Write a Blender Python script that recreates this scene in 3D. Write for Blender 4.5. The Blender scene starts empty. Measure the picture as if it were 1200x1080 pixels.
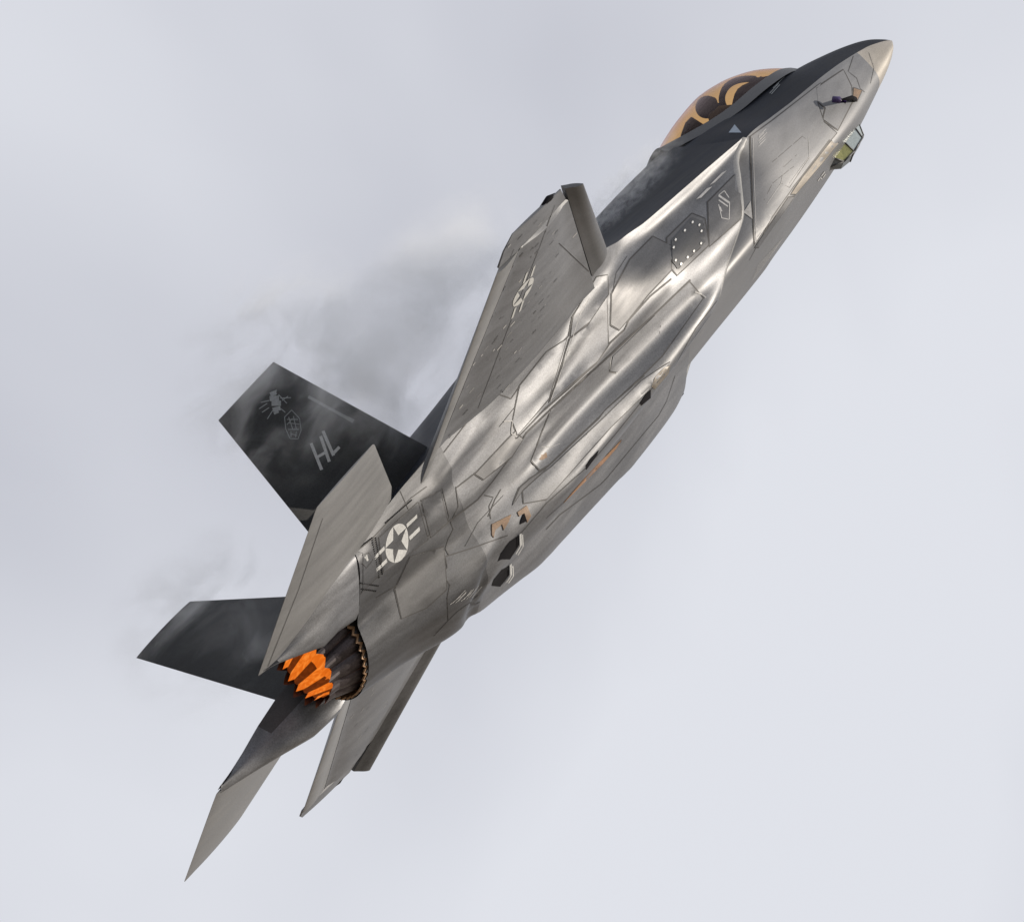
import bpy, math, random
import numpy as np
from mathutils import Vector, Matrix
from mathutils.bvhtree import BVHTree
from mathutils.geometry import delaunay_2d_cdt
random.seed(7); rng = np.random.default_rng(7)
SC = bpy.context.scene; COL = SC.collection
rad = math.radians

# ------------------------------------------------------------------ camera
# Body frame of the aircraft: x aft of the nose tip, y to starboard, z up (metres).
RIGHT = Vector((-.51013928, .24112062, -.82560206)).normalized()
FWD = Vector((-.6705565, -.71262225, .2062123)).normalized()
DOWN = FWD.cross(RIGHT).normalized()
PXM, DIST = 96.573, 200.0                      # photo pixels per metre at the aircraft, metres to it
eye = Vector((8, 0, 0)) - DIST*FWD - (62.58/PXM)*RIGHT + (-88.61/PXM)*-1*DOWN
cam_body = Matrix((RIGHT, -DOWN, -FWD)).transposed().to_4x4(); cam_body.translation = eye
ELEV = rad(20)
cam_world = Matrix.Translation((0, 0, 1.7)) @ Matrix.Rotation(rad(90)+ELEV, 4, 'X')
JET = cam_world @ cam_body.inverted()
cd = bpy.data.cameras.new('camera'); cam = bpy.data.objects.new('camera', cd); COL.objects.link(cam)
cam.matrix_world = cam_world; cd.sensor_width = 36; cd.lens = 36*PXM*DIST/1200
cd.clip_start = 1; cd.clip_end = 30000; SC.camera = cam

# ------------------------------------------------------------------ world and sun
SUN_BODY = Vector((-.76, .22, -.61)).normalized()          # towards the sun, seen from the aircraft
sun_dir = (JET.to_3x3() @ SUN_BODY).normalized()
el = math.asin(sun_dir.z); az = math.atan2(sun_dir.x, sun_dir.y)
W = bpy.data.worlds.new('World'); SC.world = W; W.use_nodes = True
nt = W.node_tree; N = nt.nodes; L = nt.links; N.clear()
sky = N.new('ShaderNodeTexSky'); sky.sky_type = 'NISHITA'; sky.sun_disc = False
sky.sun_elevation = el; sky.sun_rotation = az; sky.dust_density = 3; sky.air_density = 1.0
skb = N.new('ShaderNodeMixRGB'); skb.blend_type = 'MULTIPLY'; skb.inputs[0].default_value = 1
skb.inputs[2].default_value = (1, 1, 1, 1)
tc = N.new('ShaderNodeTexCoord')
mp = N.new('ShaderNodeMapping'); mp.inputs['Location'].default_value = (17.07884979248047, 19.796119689941406, 1.7703619003295898)
n1 = N.new('ShaderNodeTexNoise'); n1.inputs['Scale'].default_value = 14; n1.inputs['Detail'].default_value = 4; n1.inputs['Roughness'].default_value = .42; n1.inputs['Distortion'].default_value = .5
r1 = N.new('ShaderNodeValToRGB')
r1.color_ramp.elements[0].position = .30; r1.color_ramp.elements[0].color = (5.4, 5.5, 6.15, 1)
r1.color_ramp.elements[1].position = .60; r1.color_ramp.elements[1].color = (7.9, 8.05, 8.6, 1)
mx = N.new('ShaderNodeMixRGB'); mx.inputs[0].default_value = .93      # a veil of high overcast over the clear sky
bg = N.new('ShaderNodeBackground'); bg.inputs['Strength'].default_value = .1
out = N.new('ShaderNodeOutputWorld')
L.new(tc.outputs['Generated'], mp.inputs[0]); L.new(mp.outputs[0], n1.inputs[0]); L.new(n1.outputs[0], r1.inputs[0])
L.new(sky.outputs[0], mx.inputs[1]); L.new(r1.outputs[0], mx.inputs[2]); L.new(mx.outputs[0], bg.inputs[0]); L.new(bg.outputs[0], out.inputs[0])

sl = bpy.data.lights.new('sun', 'SUN'); so = bpy.data.objects.new('sun', sl); COL.objects.link(so)
sl.energy = 4.8; sl.angle = rad(.6); sl.color = (1, .895, .765)
so.rotation_euler = sun_dir.to_track_quat('Z', 'Y').to_euler()
SC.view_settings.view_transform = 'Standard'; SC.view_settings.look = 'None'
SC.view_settings.exposure = 0; SC.view_settings.gamma = 1; SC.view_settings.use_curve_mapping = False
SC.cycles.volume_step_rate = 1.0; SC.cycles.volume_max_steps = 256; SC.cycles.volume_bounces = 8; SC.cycles.transparent_max_bounces = 16

# ------------------------------------------------------------------ materials
def newmat(name):
    m = bpy.data.materials.new(name); m.use_nodes = True
    return m, m.node_tree.nodes, m.node_tree.links, m.node_tree.nodes['Principled BSDF']

def paint(name, c, rough=.4, metal=.3, var=.25, bump=.15, streak=1.0, coat=0.0):
    """weathered low-visibility paint: streaks along the airflow, blotches, fine grain"""
    m, n, l, b = newmat(name)
    t = n.new('ShaderNodeTexCoord')
    mp = n.new('ShaderNodeMapping'); mp.inputs['Scale'].default_value = (.5, 4, 4)
    a = n.new('ShaderNodeTexNoise'); a.inputs['Scale'].default_value = 1.6; a.inputs['Detail'].default_value = 8; a.inputs['Roughness'].default_value = .62
    g = n.new('ShaderNodeTexNoise'); g.inputs['Scale'].default_value = 55; g.inputs['Detail'].default_value = 4
    p = n.new('ShaderNodeTexNoise'); p.inputs['Scale'].default_value = .9; p.inputs['Detail'].default_value = 5
    l.new(t.outputs['Object'], mp.inputs[0]); l.new(mp.outputs[0], a.inputs[0])
    l.new(t.outputs['Object'], g.inputs[0]); l.new(t.outputs['Object'], p.inputs[0])
    def mul(x, k0, k1):
        r = n.new('ShaderNodeMapRange'); r.inputs[1].default_value = .3; r.inputs[2].default_value = .7
        r.inputs[3].default_value = k0; r.inputs[4].default_value = k1; l.new(x, r.inputs[0]); return r.outputs[0]
    m1 = n.new('ShaderNodeMath'); m1.operation = 'MULTIPLY'; l.new(mul(a.outputs[0], 1-var*streak, 1+var*streak), m1.inputs[0]); l.new(mul(g.outputs[0], 1-.75*var, 1+.75*var), m1.inputs[1])
    m2 = n.new('ShaderNodeMath'); m2.operation = 'MULTIPLY'; l.new(m1.outputs[0], m2.inputs[0]); l.new(mul(p.outputs[0], 1-.6*var, 1+.6*var), m2.inputs[1])
    v = n.new('ShaderNodeVectorMath'); v.operation = 'SCALE'; v.inputs[0].default_value = c[:3]; l.new(m2.outputs[0], v.inputs['Scale'])
    l.new(v.outputs[0], b.inputs['Base Color'])
    l.new(mul(a.outputs[0], rough-.05, rough+.08), b.inputs['Roughness'])
    b.inputs['Metallic'].default_value = metal; b.inputs['Coat Weight'].default_value = coat; b.inputs['Coat Roughness'].default_value = .25
    bp = n.new('ShaderNodeBump'); bp.inputs['Strength'].default_value = bump; bp.inputs['Distance'].default_value = .02
    l.new(a.outputs[0], bp.inputs['Height']); l.new(bp.outputs[0], b.inputs['Normal'])
    return m

def plain(name, c, rough=.5, metal=0., emit=None, es=0):
    m, n, l, b = newmat(name)
    t = n.new('ShaderNodeTexCoord'); g = n.new('ShaderNodeTexNoise'); g.inputs['Scale'].default_value = 30; g.inputs['Detail'].default_value = 4
    l.new(t.outputs['Object'], g.inputs[0])
    r = n.new('ShaderNodeMapRange'); r.inputs[1].default_value = .3; r.inputs[2].default_value = .7; r.inputs[3].default_value = .85; r.inputs[4].default_value = 1.15
    l.new(g.outputs[0], r.inputs[0])
    v = n.new('ShaderNodeVectorMath'); v.operation = 'SCALE'; v.inputs[0].default_value = c[:3]; l.new(r.outputs[0], v.inputs['Scale']); l.new(v.outputs[0], b.inputs['Base Color'])
    b.inputs['Roughness'].default_value = rough; b.inputs['Metallic'].default_value = metal
    if emit: b.inputs['Emission Color'].default_value = (*emit, 1); b.inputs['Emission Strength'].default_value = es
    return m

M = {}
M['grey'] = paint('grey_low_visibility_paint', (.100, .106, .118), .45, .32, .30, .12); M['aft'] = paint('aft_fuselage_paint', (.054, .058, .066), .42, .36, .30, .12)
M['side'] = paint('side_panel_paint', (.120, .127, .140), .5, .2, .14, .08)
M['dark'] = paint('shaded_upper_paint', (.010, .013, .020), .62, .0, .35); M['dark'].node_tree.nodes['Principled BSDF'].inputs['Specular IOR Level'].default_value = .22  # shade of the upper surfaces put into the colour; same grey underneath
M['fin'] = paint('shaded_fin_paint', (.020, .022, .024), .6, .0, .4); M['fin'].node_tree.nodes['Principled BSDF'].inputs['Specular IOR Level'].default_value = .3  # fins share the grey; shade over the tails is painted in as darkness
M['radome'] = paint('radome_paint', (.27, .255, .23), .42, .2, .14, .08)
M['frame'] = paint('canopy_frame_paint', (.05, .053, .058), .5, .1, .2)
M['wing'] = paint('wing_paint', (.114, .122, .137), .5, .25, .22)
M['edge'] = paint('edge_paint', (.152, .158, .166), .5, .2, .14)
M['flap'] = paint('flap_paint', (.082, .087, .096), .45, .35, .2)
M['hatch'] = paint('hatch_paint', (.045, .048, .054), .5, .15, .2)
M['bare'] = paint('primer_patch', (.34, .24, .13), .45, .2, .3)
M['panel'] = paint('panel_paint', (.078, .081, .088), .46, .28, .22)
M['hatch2'] = paint('engine_door_paint', (.055, .058, .064), .45, .35, .2)
M['tan'] = paint('tan_tinted_panel', (.15, .135, .115), .48, .25, .25)
M['rust'] = paint('brown_primer', (.13, .08, .045), .5, .2, .4)
M['orange'] = paint('orange_stain', (.22, .11, .045), .5, .1, .3)
M['mark2'] = plain('faint_grey_print_and_glint', (.33, .335, .34), .55)
M['markb'] = plain('pale_blue_marking', (.22, .27, .33), .55)
M['code'] = plain('tail_code_grey', (.38, .40, .41), .6)
M['purple'] = plain('purple_probe_cover', (.03, .015, .09), .5)
M['turret'] = paint('turret_frame_paint', (.12, .14, .16), .4, .3, .2)
M['sapphire'] = plain('pale_sapphire_window', (.36, .41, .41), .2, .5)
M['yellow'] = plain('yellow_coated_window', (.28, .28, .12), .22, .5)
M['suit'] = plain('dark_flight_suit', (.02, .022, .022), .8)
M['visor'] = plain('dark_visor', (.02, .018, .015), .1)
M['seam'] = plain('seam_sealant', (.016, .016, .018), .6)
M['black'] = plain('matt_black', (.008, .008, .010), .9); M['black'].node_tree.nodes['Principled BSDF'].inputs['Specular IOR Level'].default_value = .08
M['mark'] = plain('light_grey_marking', (.40, .415, .42), .6)
M['markd'] = plain('mid_grey_marking', (.21, .23, .24), .6)
M['nozzle'] = paint('nozzle_petal', (.05, .042, .046), .42, .6, .4)
M['soot'] = paint('sooty_inner_boom', (.03, .03, .033), .6, .1, .3)
M['brass'] = plain('worn_brass_rim', (.30, .19, .11), .5, .3)
M['steel'] = plain('bright_fastener', (.75, .75, .72), .4, .3)

# ------------------------------------------------------------------ object helpers
root = bpy.data.objects.new('fighter_jet', None); COL.objects.link(root)
root.matrix_world = JET
root['label'] = 'grey fighter jet climbing steeply with its belly to the right and an orange exhaust'
root['category'] = 'jet'

def obj(name, V, F, m, parent=root, smooth=True, label=None, auto=None):
    me = bpy.data.meshes.new(name); me.from_pydata([tuple(map(float, v)) for v in V], [], [tuple(map(int, f)) for f in F])
    if isinstance(m, (list, tuple)):
        for q in m: me.materials.append(q)
    else: me.materials.append(m)
    me.validate()
    if smooth:
        me.polygons.foreach_set('use_smooth', [True]*len(me.polygons))
        if auto: me.set_sharp_from_angle(angle=rad(auto))
    o = bpy.data.objects.new(name, me); COL.objects.link(o)
    if parent: o.parent = parent
    if label: o['label'] = label
    return o

class MB:
    def __init__(s): s.V = []; s.F = []
    def add(s, V, F):
        k = len(s.V); s.V += [tuple(v) for v in V]; s.F += [tuple(i+k for i in f) for f in F]
    def box(s, c, h, ax=None):
        c = Vector(c); ax = ax or (Vector((1, 0, 0)), Vector((0, 1, 0)), Vector((0, 0, 1)))
        V = [c+ax[0]*h[0]*i+ax[1]*h[1]*j+ax[2]*h[2]*k for i in (-1, 1) for j in (-1, 1) for k in (-1, 1)]
        s.add(V, [(0, 1, 3, 2), (4, 6, 7, 5), (0, 4, 5, 1), (2, 3, 7, 6), (0, 2, 6, 4), (1, 5, 7, 3)])
    def tube(s, pts, r, n=8):
        pts = [Vector(p) for p in pts]; rr = r if isinstance(r, (list, tuple)) else [r]*len(pts); V = []; F = []
        for i, p in enumerate(pts):
            t = (pts[min(i+1, len(pts)-1)]-pts[max(i-1, 0)]).normalized()
            a = t.cross(Vector((0, 0, 1)) if abs(t.z) < .9 else Vector((1, 0, 0))).normalized(); b = t.cross(a)
            for k in range(n):
                q = 2*math.pi*k/n; V.append(p+(a*math.cos(q)+b*math.sin(q))*rr[i])
        for i in range(len(pts)-1):
            for k in range(n): F.append((i*n+k, i*n+(k+1) % n, (i+1)*n+(k+1) % n, (i+1)*n+k))
        F.append(tuple(range(n))[::-1]); F.append(tuple((len(pts)-1)*n+k for k in range(n)))
        s.add(V, F)
    def build(s, name, m, parent=root, **k): return obj(name, s.V, s.F, m, parent, **k)

def cat(P, n):
    """n samples through control points P (m x 2), uniform Catmull-Rom"""
    P = np.asarray(P, float); m = len(P); E = np.vstack([2*P[0]-P[1], P, 2*P[-1]-P[-2]]); o = []
    for t in np.linspace(0, m-1, n):
        i = min(int(t), m-2); u = t-i; a, b, c, d = E[i:i+4]
        o.append(.5*((2*b)+(-a+c)*u+(2*a-5*b+4*c-d)*u*u+(-a+3*b-3*c+d)*u**3))
    return np.array(o)

def pchip(xs, ys, x):
    xs = np.asarray(xs, float); ys = np.asarray(ys, float); h = np.diff(xs); dl = np.diff(ys, axis=0)/h.reshape(-1, *([1]*(ys.ndim-1)))
    d = np.zeros_like(ys); s = dl[:-1]*dl[1:]
    w = np.where(s > 0, 2*s/np.where(np.abs(dl[:-1]+dl[1:]) < 1e-9, 1e-9, dl[:-1]+dl[1:]), 0)
    d[1:-1] = w; d[0] = dl[0]; d[-1] = dl[-1]
    i = int(np.clip(np.searchsorted(xs, x)-1, 0, len(xs)-2)); t = (x-xs[i])/h[i]
    t = min(max(t, 0), 1)
    return (1+2*t)*(1-t)**2*ys[i]+t*(1-t)**2*h[i]*d[i]+t*t*(3-2*t)*ys[i+1]+t*t*(t-1)*h[i]*d[i+1]

# ------------------------------------------------------------------ fuselage sections (starboard half, top centre -> keel)
FORE = {  # x: top, shoulder, flank | chine | under chine, side, lower corner, belly, keel
 0.00: [(0, .012), (.004, .010), (.008, .006), (.012, 0), (.010, -.004), (.008, -.008), (.006, -.011), (.003, -.012), (0, -.012)],
 0.10: [(0, .10), (.035, .09), (.062, .06), (.075, .02), (.07, -.01), (.06, -.04), (.045, -.068), (.025, -.08), (0, -.085)],
 0.30: [(0, .24), (.08, .22), (.135, .15), (.16, .06), (.155, .01), (.135, -.065), (.10, -.125), (.055, -.155), (0, -.165)],
 0.60: [(0, .37), (.12, .34), (.22, .24), (.26, .11), (.25, .03), (.215, -.08), (.16, -.185), (.09, -.235), (0, -.25)],
 1.00: [(0, .49), (.16, .46), (.31, .32), (.42, .12), (.395, .04), (.34, -.11), (.265, -.25), (.14, -.325), (0, -.335)],
 1.50: [(0, .60), (.22, .57), (.42, .40), (.57, .14), (.545, .04), (.46, -.18), (.355, -.36), (.2, -.425), (0, -.435)],
 2.00: [(0, .60), (.36, .62), (.53, .48), (.69, .15), (.665, .03), (.57, -.23), (.44, -.45), (.25, -.495), (0, -.50)],
 2.60: [(0, .60), (.48, .65), (.62, .50), (.83, .15), (.80, .02), (.68, -.27), (.51, -.52), (.28, -.555), (0, -.56)],
 3.20: [(0, .62), (.52, .71), (.68, .55), (.96, .17), (.925, .03), (.77, -.29), (.57, -.575), (.3, -.61), (0, -.615)],
 3.80: [(0, .85), (.44, .86), (.73, .62), (1.10, .18), (1.03, .05), (.84, -.33), (.62, -.62), (.34, -.67), (0, -.675)],
 4.00: [(0, .96), (.38, .93), (.735, .62), (1.10, .17), (1.02, .04), (.845, -.335), (.64, -.64), (.35, -.69), (0, -.69)],
 4.20: [(0, 1.06), (.36, 1.0), (.74, .62), (1.04, .15), (.96, .03), (.845, -.34), (.66, -.65), (.36, -.70), (0, -.71)],
 5.20: [(0, 1.06), (.36, .98), (.8, .6), (.9, .10), (.85, .0), (.80, -.36), (.72, -.69), (.38, -.75), (0, -.76)],
 6.40: [(0, .95), (.36, .9), (.8, .5), (1.05, .10), (1.0, .0), (.86, -.36), (.76, -.74), (.38, -.79), (0, -.80)],
 7.20: [(0, .9), (.3, .85), (.6, .4), (.8, .10), (.8, .0), (.7, -.3), (.6, -.6), (.3, -.7), (0, -.72)],
}
BODY = {  # top, shoulder, flank | edge | under edge, side, lower side, groove, bay bulge, keel side, keel
 3.90: [(0, 1.14), (.34, 1.04), (.72, .62), (1.15, .19), (1.11, .13), (1.08, -.12), (1.02, -.36), (.90, -.55), (.66, -.66), (.3, -.70), (0, -.70)],
 5.00: [(0, 1.16), (.38, 1.06), (.82, .66), (1.36, .20), (1.27, .08), (1.26, -.20), (1.16, -.48), (.98, -.62), (.74, -.72), (.34, -.75), (0, -.75)],
 6.00: [(0, 1.15), (.42, 1.04), (.92, .66), (1.53, .21), (1.42, .07), (1.40, -.28), (1.28, -.56), (1.08, -.72), (.88, -.86), (.38, -.82), (0, -.79)],
 6.50: [(0, 1.13), (.44, 1.02), (.97, .65), (1.61, .22), (1.50, .07), (1.46, -.29), (1.29, -.57), (1.10, -.74), (.93, -.96), (.42, -.88), (0, -.80)],
 7.00: [(0, 1.11), (.46, 1.0), (1.02, .64), (1.70, .26), (1.60, .07), (1.52, -.30), (1.28, -.57), (1.10, -.73), (.93, -1.01), (.44, -.94), (0, -.83)],
 8.00: [(0, 1.08), (.50, .95), (1.12, .58), (2.12, .22), (1.90, .04), (1.58, -.30), (1.26, -.55), (1.08, -.72), (.87, -1.07), (.42, -1.03), (0, -.90)],
 9.00: [(0, 1.03), (.54, .90), (1.18, .52), (2.16, .20), (1.92, .02), (1.58, -.28), (1.24, -.54), (1.06, -.70), (.83, -1.07), (.42, -1.09), (0, -.95)],
 10.0: [(0, .96), (.55, .83), (1.20, .48), (2.08, .18), (1.88, .00), (1.56, -.26), (1.22, -.52), (1.02, -.68), (.80, -1.06), (.40, -1.14), (0, -1.0)],
 11.0: [(0, .90), (.55, .77), (1.18, .42), (1.98, .15), (1.80, -.01), (1.48, -.26), (1.16, -.50), (.96, -.66), (.72, -.98), (.36, -1.09), (0, -1.03)],
 12.0: [(0, .80), (.54, .68), (1.10, .36), (1.84, .10), (1.66, -.04), (1.34, -.26), (1.04, -.46), (.84, -.62), (.60, -.90), (.34, -1.04), (0, -1.06)],
 13.0: [(0, .66), (.50, .55), (.98, .30), (1.74, .06), (1.56, -.08), (1.17, -.28), (.88, -.42), (.72, -.53), (.53, -.70), (.30, -.81), (0, -.84)],
 13.70: [(0, .58), (.44, .48), (.92, .22), (1.62, .02), (1.47, -.13), (1.04, -.28), (.70, -.36), (.60, -.45), (.46, -.60), (.25, -.71), (0, -.75)],
}
def ctrl(tab, x):
    k = sorted(tab); return pchip(k, np.array([tab[q] for q in k], float), x)
def section(tab, x, nu, nl):
    C = ctrl(tab, x); up = cat(C[:4], nu); lo = cat(C[3:], nl)
    return np.vstack([up, lo[1:]])

def full_ring(half):            # mirror the starboard half into a closed ring
    port = half[1:-1][::-1]*np.array([-1, 1]); return np.vstack([half, port])

def loft_rings(rings, closed=True):
    n = len(rings[0]); V = [p for r in rings for p in r]; F = []
    for i in range(len(rings)-1):
        for k in range(n if closed else n-1): F.append((i*n+k, i*n+(k+1) % n, (i+1)*n+(k+1) % n, (i+1)*n+k))
    return V, F

NU, NL = 13, 43
def mat_by(o, f):
    for p in o.data.polygons: p.material_index = f(p.center)

# forward fuselage
xs = np.concatenate([np.linspace(0, .5, 14)**1, np.linspace(.56, 7.2, 90)])
rings = [[(x, y, z) for y, z in full_ring(section(FORE, x, NU, 31))] for x in xs]
V, F = loft_rings(rings); F.append(tuple(range(len(rings[0])))[::-1])
NH = NU+30
nring = len(rings[0])
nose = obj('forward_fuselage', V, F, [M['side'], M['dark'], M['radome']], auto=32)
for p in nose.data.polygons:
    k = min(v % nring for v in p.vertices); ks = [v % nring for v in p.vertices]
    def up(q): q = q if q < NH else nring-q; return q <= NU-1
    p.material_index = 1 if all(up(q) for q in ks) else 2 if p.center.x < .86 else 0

# centre and aft fuselage: its front edge is the swept intake lip
half0 = NU+NL-1
def xfront(k):
    """x where body row k (0 = top centre .. half0-1 = keel) starts"""
    if k <= NU-1: return 4.06 - .08*(k/(NU-1))
    t = (k-(NU-1))/(NL-1)
    return float(np.interp(t, [0, .06, .44, .70, 1], [3.98, 4.06, 5.12, 6.2, 6.3]))
NX = 150; TILT = .27
NP = 15
def ringpt(x, r, a, zc):
    z = r*math.sin(a); return (x-TILT*z, r*math.cos(a), zc+z)
def body_pt(k, x):
    return section_cache(x)[k]
_sc = {}
def section_cache(x):
    x = round(x, 4)
    if x not in _sc: _sc[x] = section(BODY, x, NU, NL)
    return _sc[x]
grid = []
for i in range(NX):
    s = 4+(13.70-4)*i/(NX-1); row = []
    for k in range(half0):
        xf = xfront(k); x = s if s > 7.4 else xf+(s-4)*(7.4-xf)/3.4
        y, z = section_cache(x)[k]; f_ = min(max((s-12.3)/1.4, 0), 1); x -= TILT*(z+.08)*f_*f_*(3-2*f_); row.append((x, y, z))
    grid.append(row)
rings = []
for row in grid:
    rings.append(row+[(x, -y, z) for x, y, z in row[1:-1][::-1]])
V, F = loft_rings(rings); nr = len(rings[0])
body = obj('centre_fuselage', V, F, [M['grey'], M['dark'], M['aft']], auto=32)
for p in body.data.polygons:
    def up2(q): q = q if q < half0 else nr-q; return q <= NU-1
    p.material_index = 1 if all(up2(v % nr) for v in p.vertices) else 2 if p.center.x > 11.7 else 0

# shallow bulges and hollows of the skin, each along a line given as skin points (x, y, z)
def sculpt(o, lines):
    co = np.array([v.co[:] for v in o.data.vertices]); nv = np.array([v.normal[:] for v in o.data.vertices]); sy = np.sign(co[:, 1]+1e-9)
    Q = co.copy(); Q[:, 1] = np.abs(Q[:, 1]); D = np.zeros(len(Q))
    for P, amp, w in lines:
        P = np.asarray(P, float); best = np.full(len(Q), 1e9); tt = np.zeros(len(Q)); m_ = len(P)-1
        for i_ in range(m_):
            a, b_ = P[i_], P[i_+1]; ab = b_-a; t = np.clip(((Q-a)@ab)/(ab@ab), 0, 1); d = np.linalg.norm(Q-(a+t[:, None]*ab), axis=1)
            k_ = d < best; best[k_] = d[k_]; tt[k_] = (i_+t[k_])/m_
        D += amp*np.exp(-(best/w)**2)*np.sin(math.pi*np.clip(tt, .02, .98))**.5
    co += nv*D[:, None]
    for v, c_ in zip(o.data.vertices, co): v.co = c_
    o.data.update()
LINES = []
LINES.append(([(6.66, 1.65, 0.09), (7.18, 1.73, 0.11), (8.12, 1.89, 0.02), (8.69, 1.85, -0.04), (9.21, 1.74, -0.14), (9.92, 1.7, -0.15), (10.81, 1.74, -0.07)], 0.045, 0.13))
LINES.append(([(7.77, 1.73, -0.13), (8.54, 1.71, -0.17), (9.16, 1.57, -0.28), (9.75, 1.42, -0.38)], -0.03, 0.08))
LINES.append(([(8.22, 1.72, -0.16), (8.84, 1.61, -0.26), (9.43, 1.46, -0.36), (10.06, 1.38, -0.39), (10.74, 1.32, -0.4)], 0.045, 0.11))
LINES.append(([(7.03, 1.4, -0.46), (7.87, 1.42, -0.43), (8.33, 1.39, -0.45), (8.84, 1.35, -0.46), (9.71, 1.35, -0.44), (10.44, 1.34, -0.4), (11.15, 1.23, -0.44), (11.79, 1.12, -0.43)], -0.06, 0.1))
LINES.append(([(6.61, 1.11, -0.73), (7.34, 1.09, -0.74), (8.12, 1.08, -0.72), (8.85, 1.09, -0.67), (9.62, 1.07, -0.65), (10.25, 1.0, -0.69)], 0.03, 0.14))
LINES.append(([(8.47, 1.19, -0.59), (9.35, 1.18, -0.57), (10.14, 1.13, -0.58), (10.75, 1.03, -0.61)], -0.03, 0.08))
LINES.append(([(7.87, 0.88, -1.12), (8.63, 0.92, -1.08), (9.34, 0.91, -1.02), (10.1, 0.83, -1.02), (10.72, 0.77, -0.98)], 0.035, 0.1))
LINES.append(([(7.65, 0.92, -1.1), (8.11, 0.95, -1.06), (8.82, 0.91, -1.07), (9.62, 0.81, -1.1), (10.35, 0.63, -1.1)], -0.025, 0.06))
LINES.append(([(11.0, 1.73, -0.07), (11.59, 1.62, -0.1), (12.0, 1.52, -0.14), (12.74, 1.49, -0.11)], -0.045, 0.11))
LINES.append(([(10.3, 1.69, -0.14), (10.96, 1.52, -0.23), (11.55, 1.41, -0.26), (12.26, 1.35, -0.23)], 0.03, 0.1))
LINES.append(([(11.3, 0.73, -0.92), (11.75, 0.41, -1.04), (11.99, 0.0, -1.06)], 0.05, 0.09))
LINES.append(([(12.68, 1.13, -0.3), (13.34, 1.09, -0.24)], -0.03, 0.08))
LINES.append(([(11.7, 0.89, -0.62), (12.51, 0.85, -0.52), (13.28, 0.79, -0.41), (13.73, 0.65, -0.36)], 0.025, 0.12))
sculpt(body, LINES)

# intake lips and ducts, one per side
ks = [k for k in range(NU-1, half0) if (k-(NU-1))/(NL-1) <= .72]
for sg in (1, -1):
    c = Vector((0, .92, -.25)); R_ = []
    for j, (dx, sh) in enumerate([(.06, -.012), (-.02, -.004), (-.06, .03), (-.03, .07), (.10, .10), (.5, .12), (1.6, .16)]):
        r = []
        for k in ks:
            x0 = xfront(k); y, z = section_cache(max(x0+.0, 3.9))[k]
            d = Vector((0, c.y-y, c.z-z)); d.normalize()
            r.append((x0+dx, sg*(y+d.y*sh), z+d.z*sh))
        R_.append(r)
    V, F = loft_rings(R_, False)
    o = obj('intake_lip', V, F, [M['edge'], M['black']], smooth=True)
    for p in o.data.polygons: p.material_index = 0 if p.index < 4*(len(ks)-1) else 1
# exhaust bulkhead ring closing the aft end, hidden behind the petals
r0 = rings[-1]; inner = [ringpt(13.6, .60, math.atan2(z+.09, y), -.09) for x, y, z in r0]
V, F = loft_rings([r0, inner]); obj('exhaust_bulkhead', V, F, M['black'])

# ------------------------------------------------------------------ thin surfaces (wings, stabilators, fins)
def surface(name, st, m, nrm=(0, 0, 1), front=0., back=0., parent=root, nc=14, label=None, auto=30, mats=None):
    """st: list of (LE point, TE point, thickness); front/back = edge bluntness"""
    nrm = Vector(nrm).normalized(); R_ = []
    us = [.5-.5*math.cos(math.pi*i/nc) for i in range(nc+1)]
    for le, te, t in st:
        le = Vector(le); te = Vector(te); up = []; lo = []
        for u in us:
            h = (1-(2*u-1)**2)**.75; h = max(h, front if u < .5 else back, .03)*t/2
            if u < .5: h = max(h, front*t/2)
            p = le.lerp(te, u); up.append(p+nrm*h); lo.append(p-nrm*h)
        R_.append([tuple(q) for q in up+lo[::-1]])
    V, F = loft_rings(R_); n = len(R_[0]); F.append(tuple(range(n))[::-1]); F.append(tuple((len(R_)-1)*n+i for i in range(n)))
    return obj(name, V, F, m, parent, auto=auto, label=label)

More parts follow.
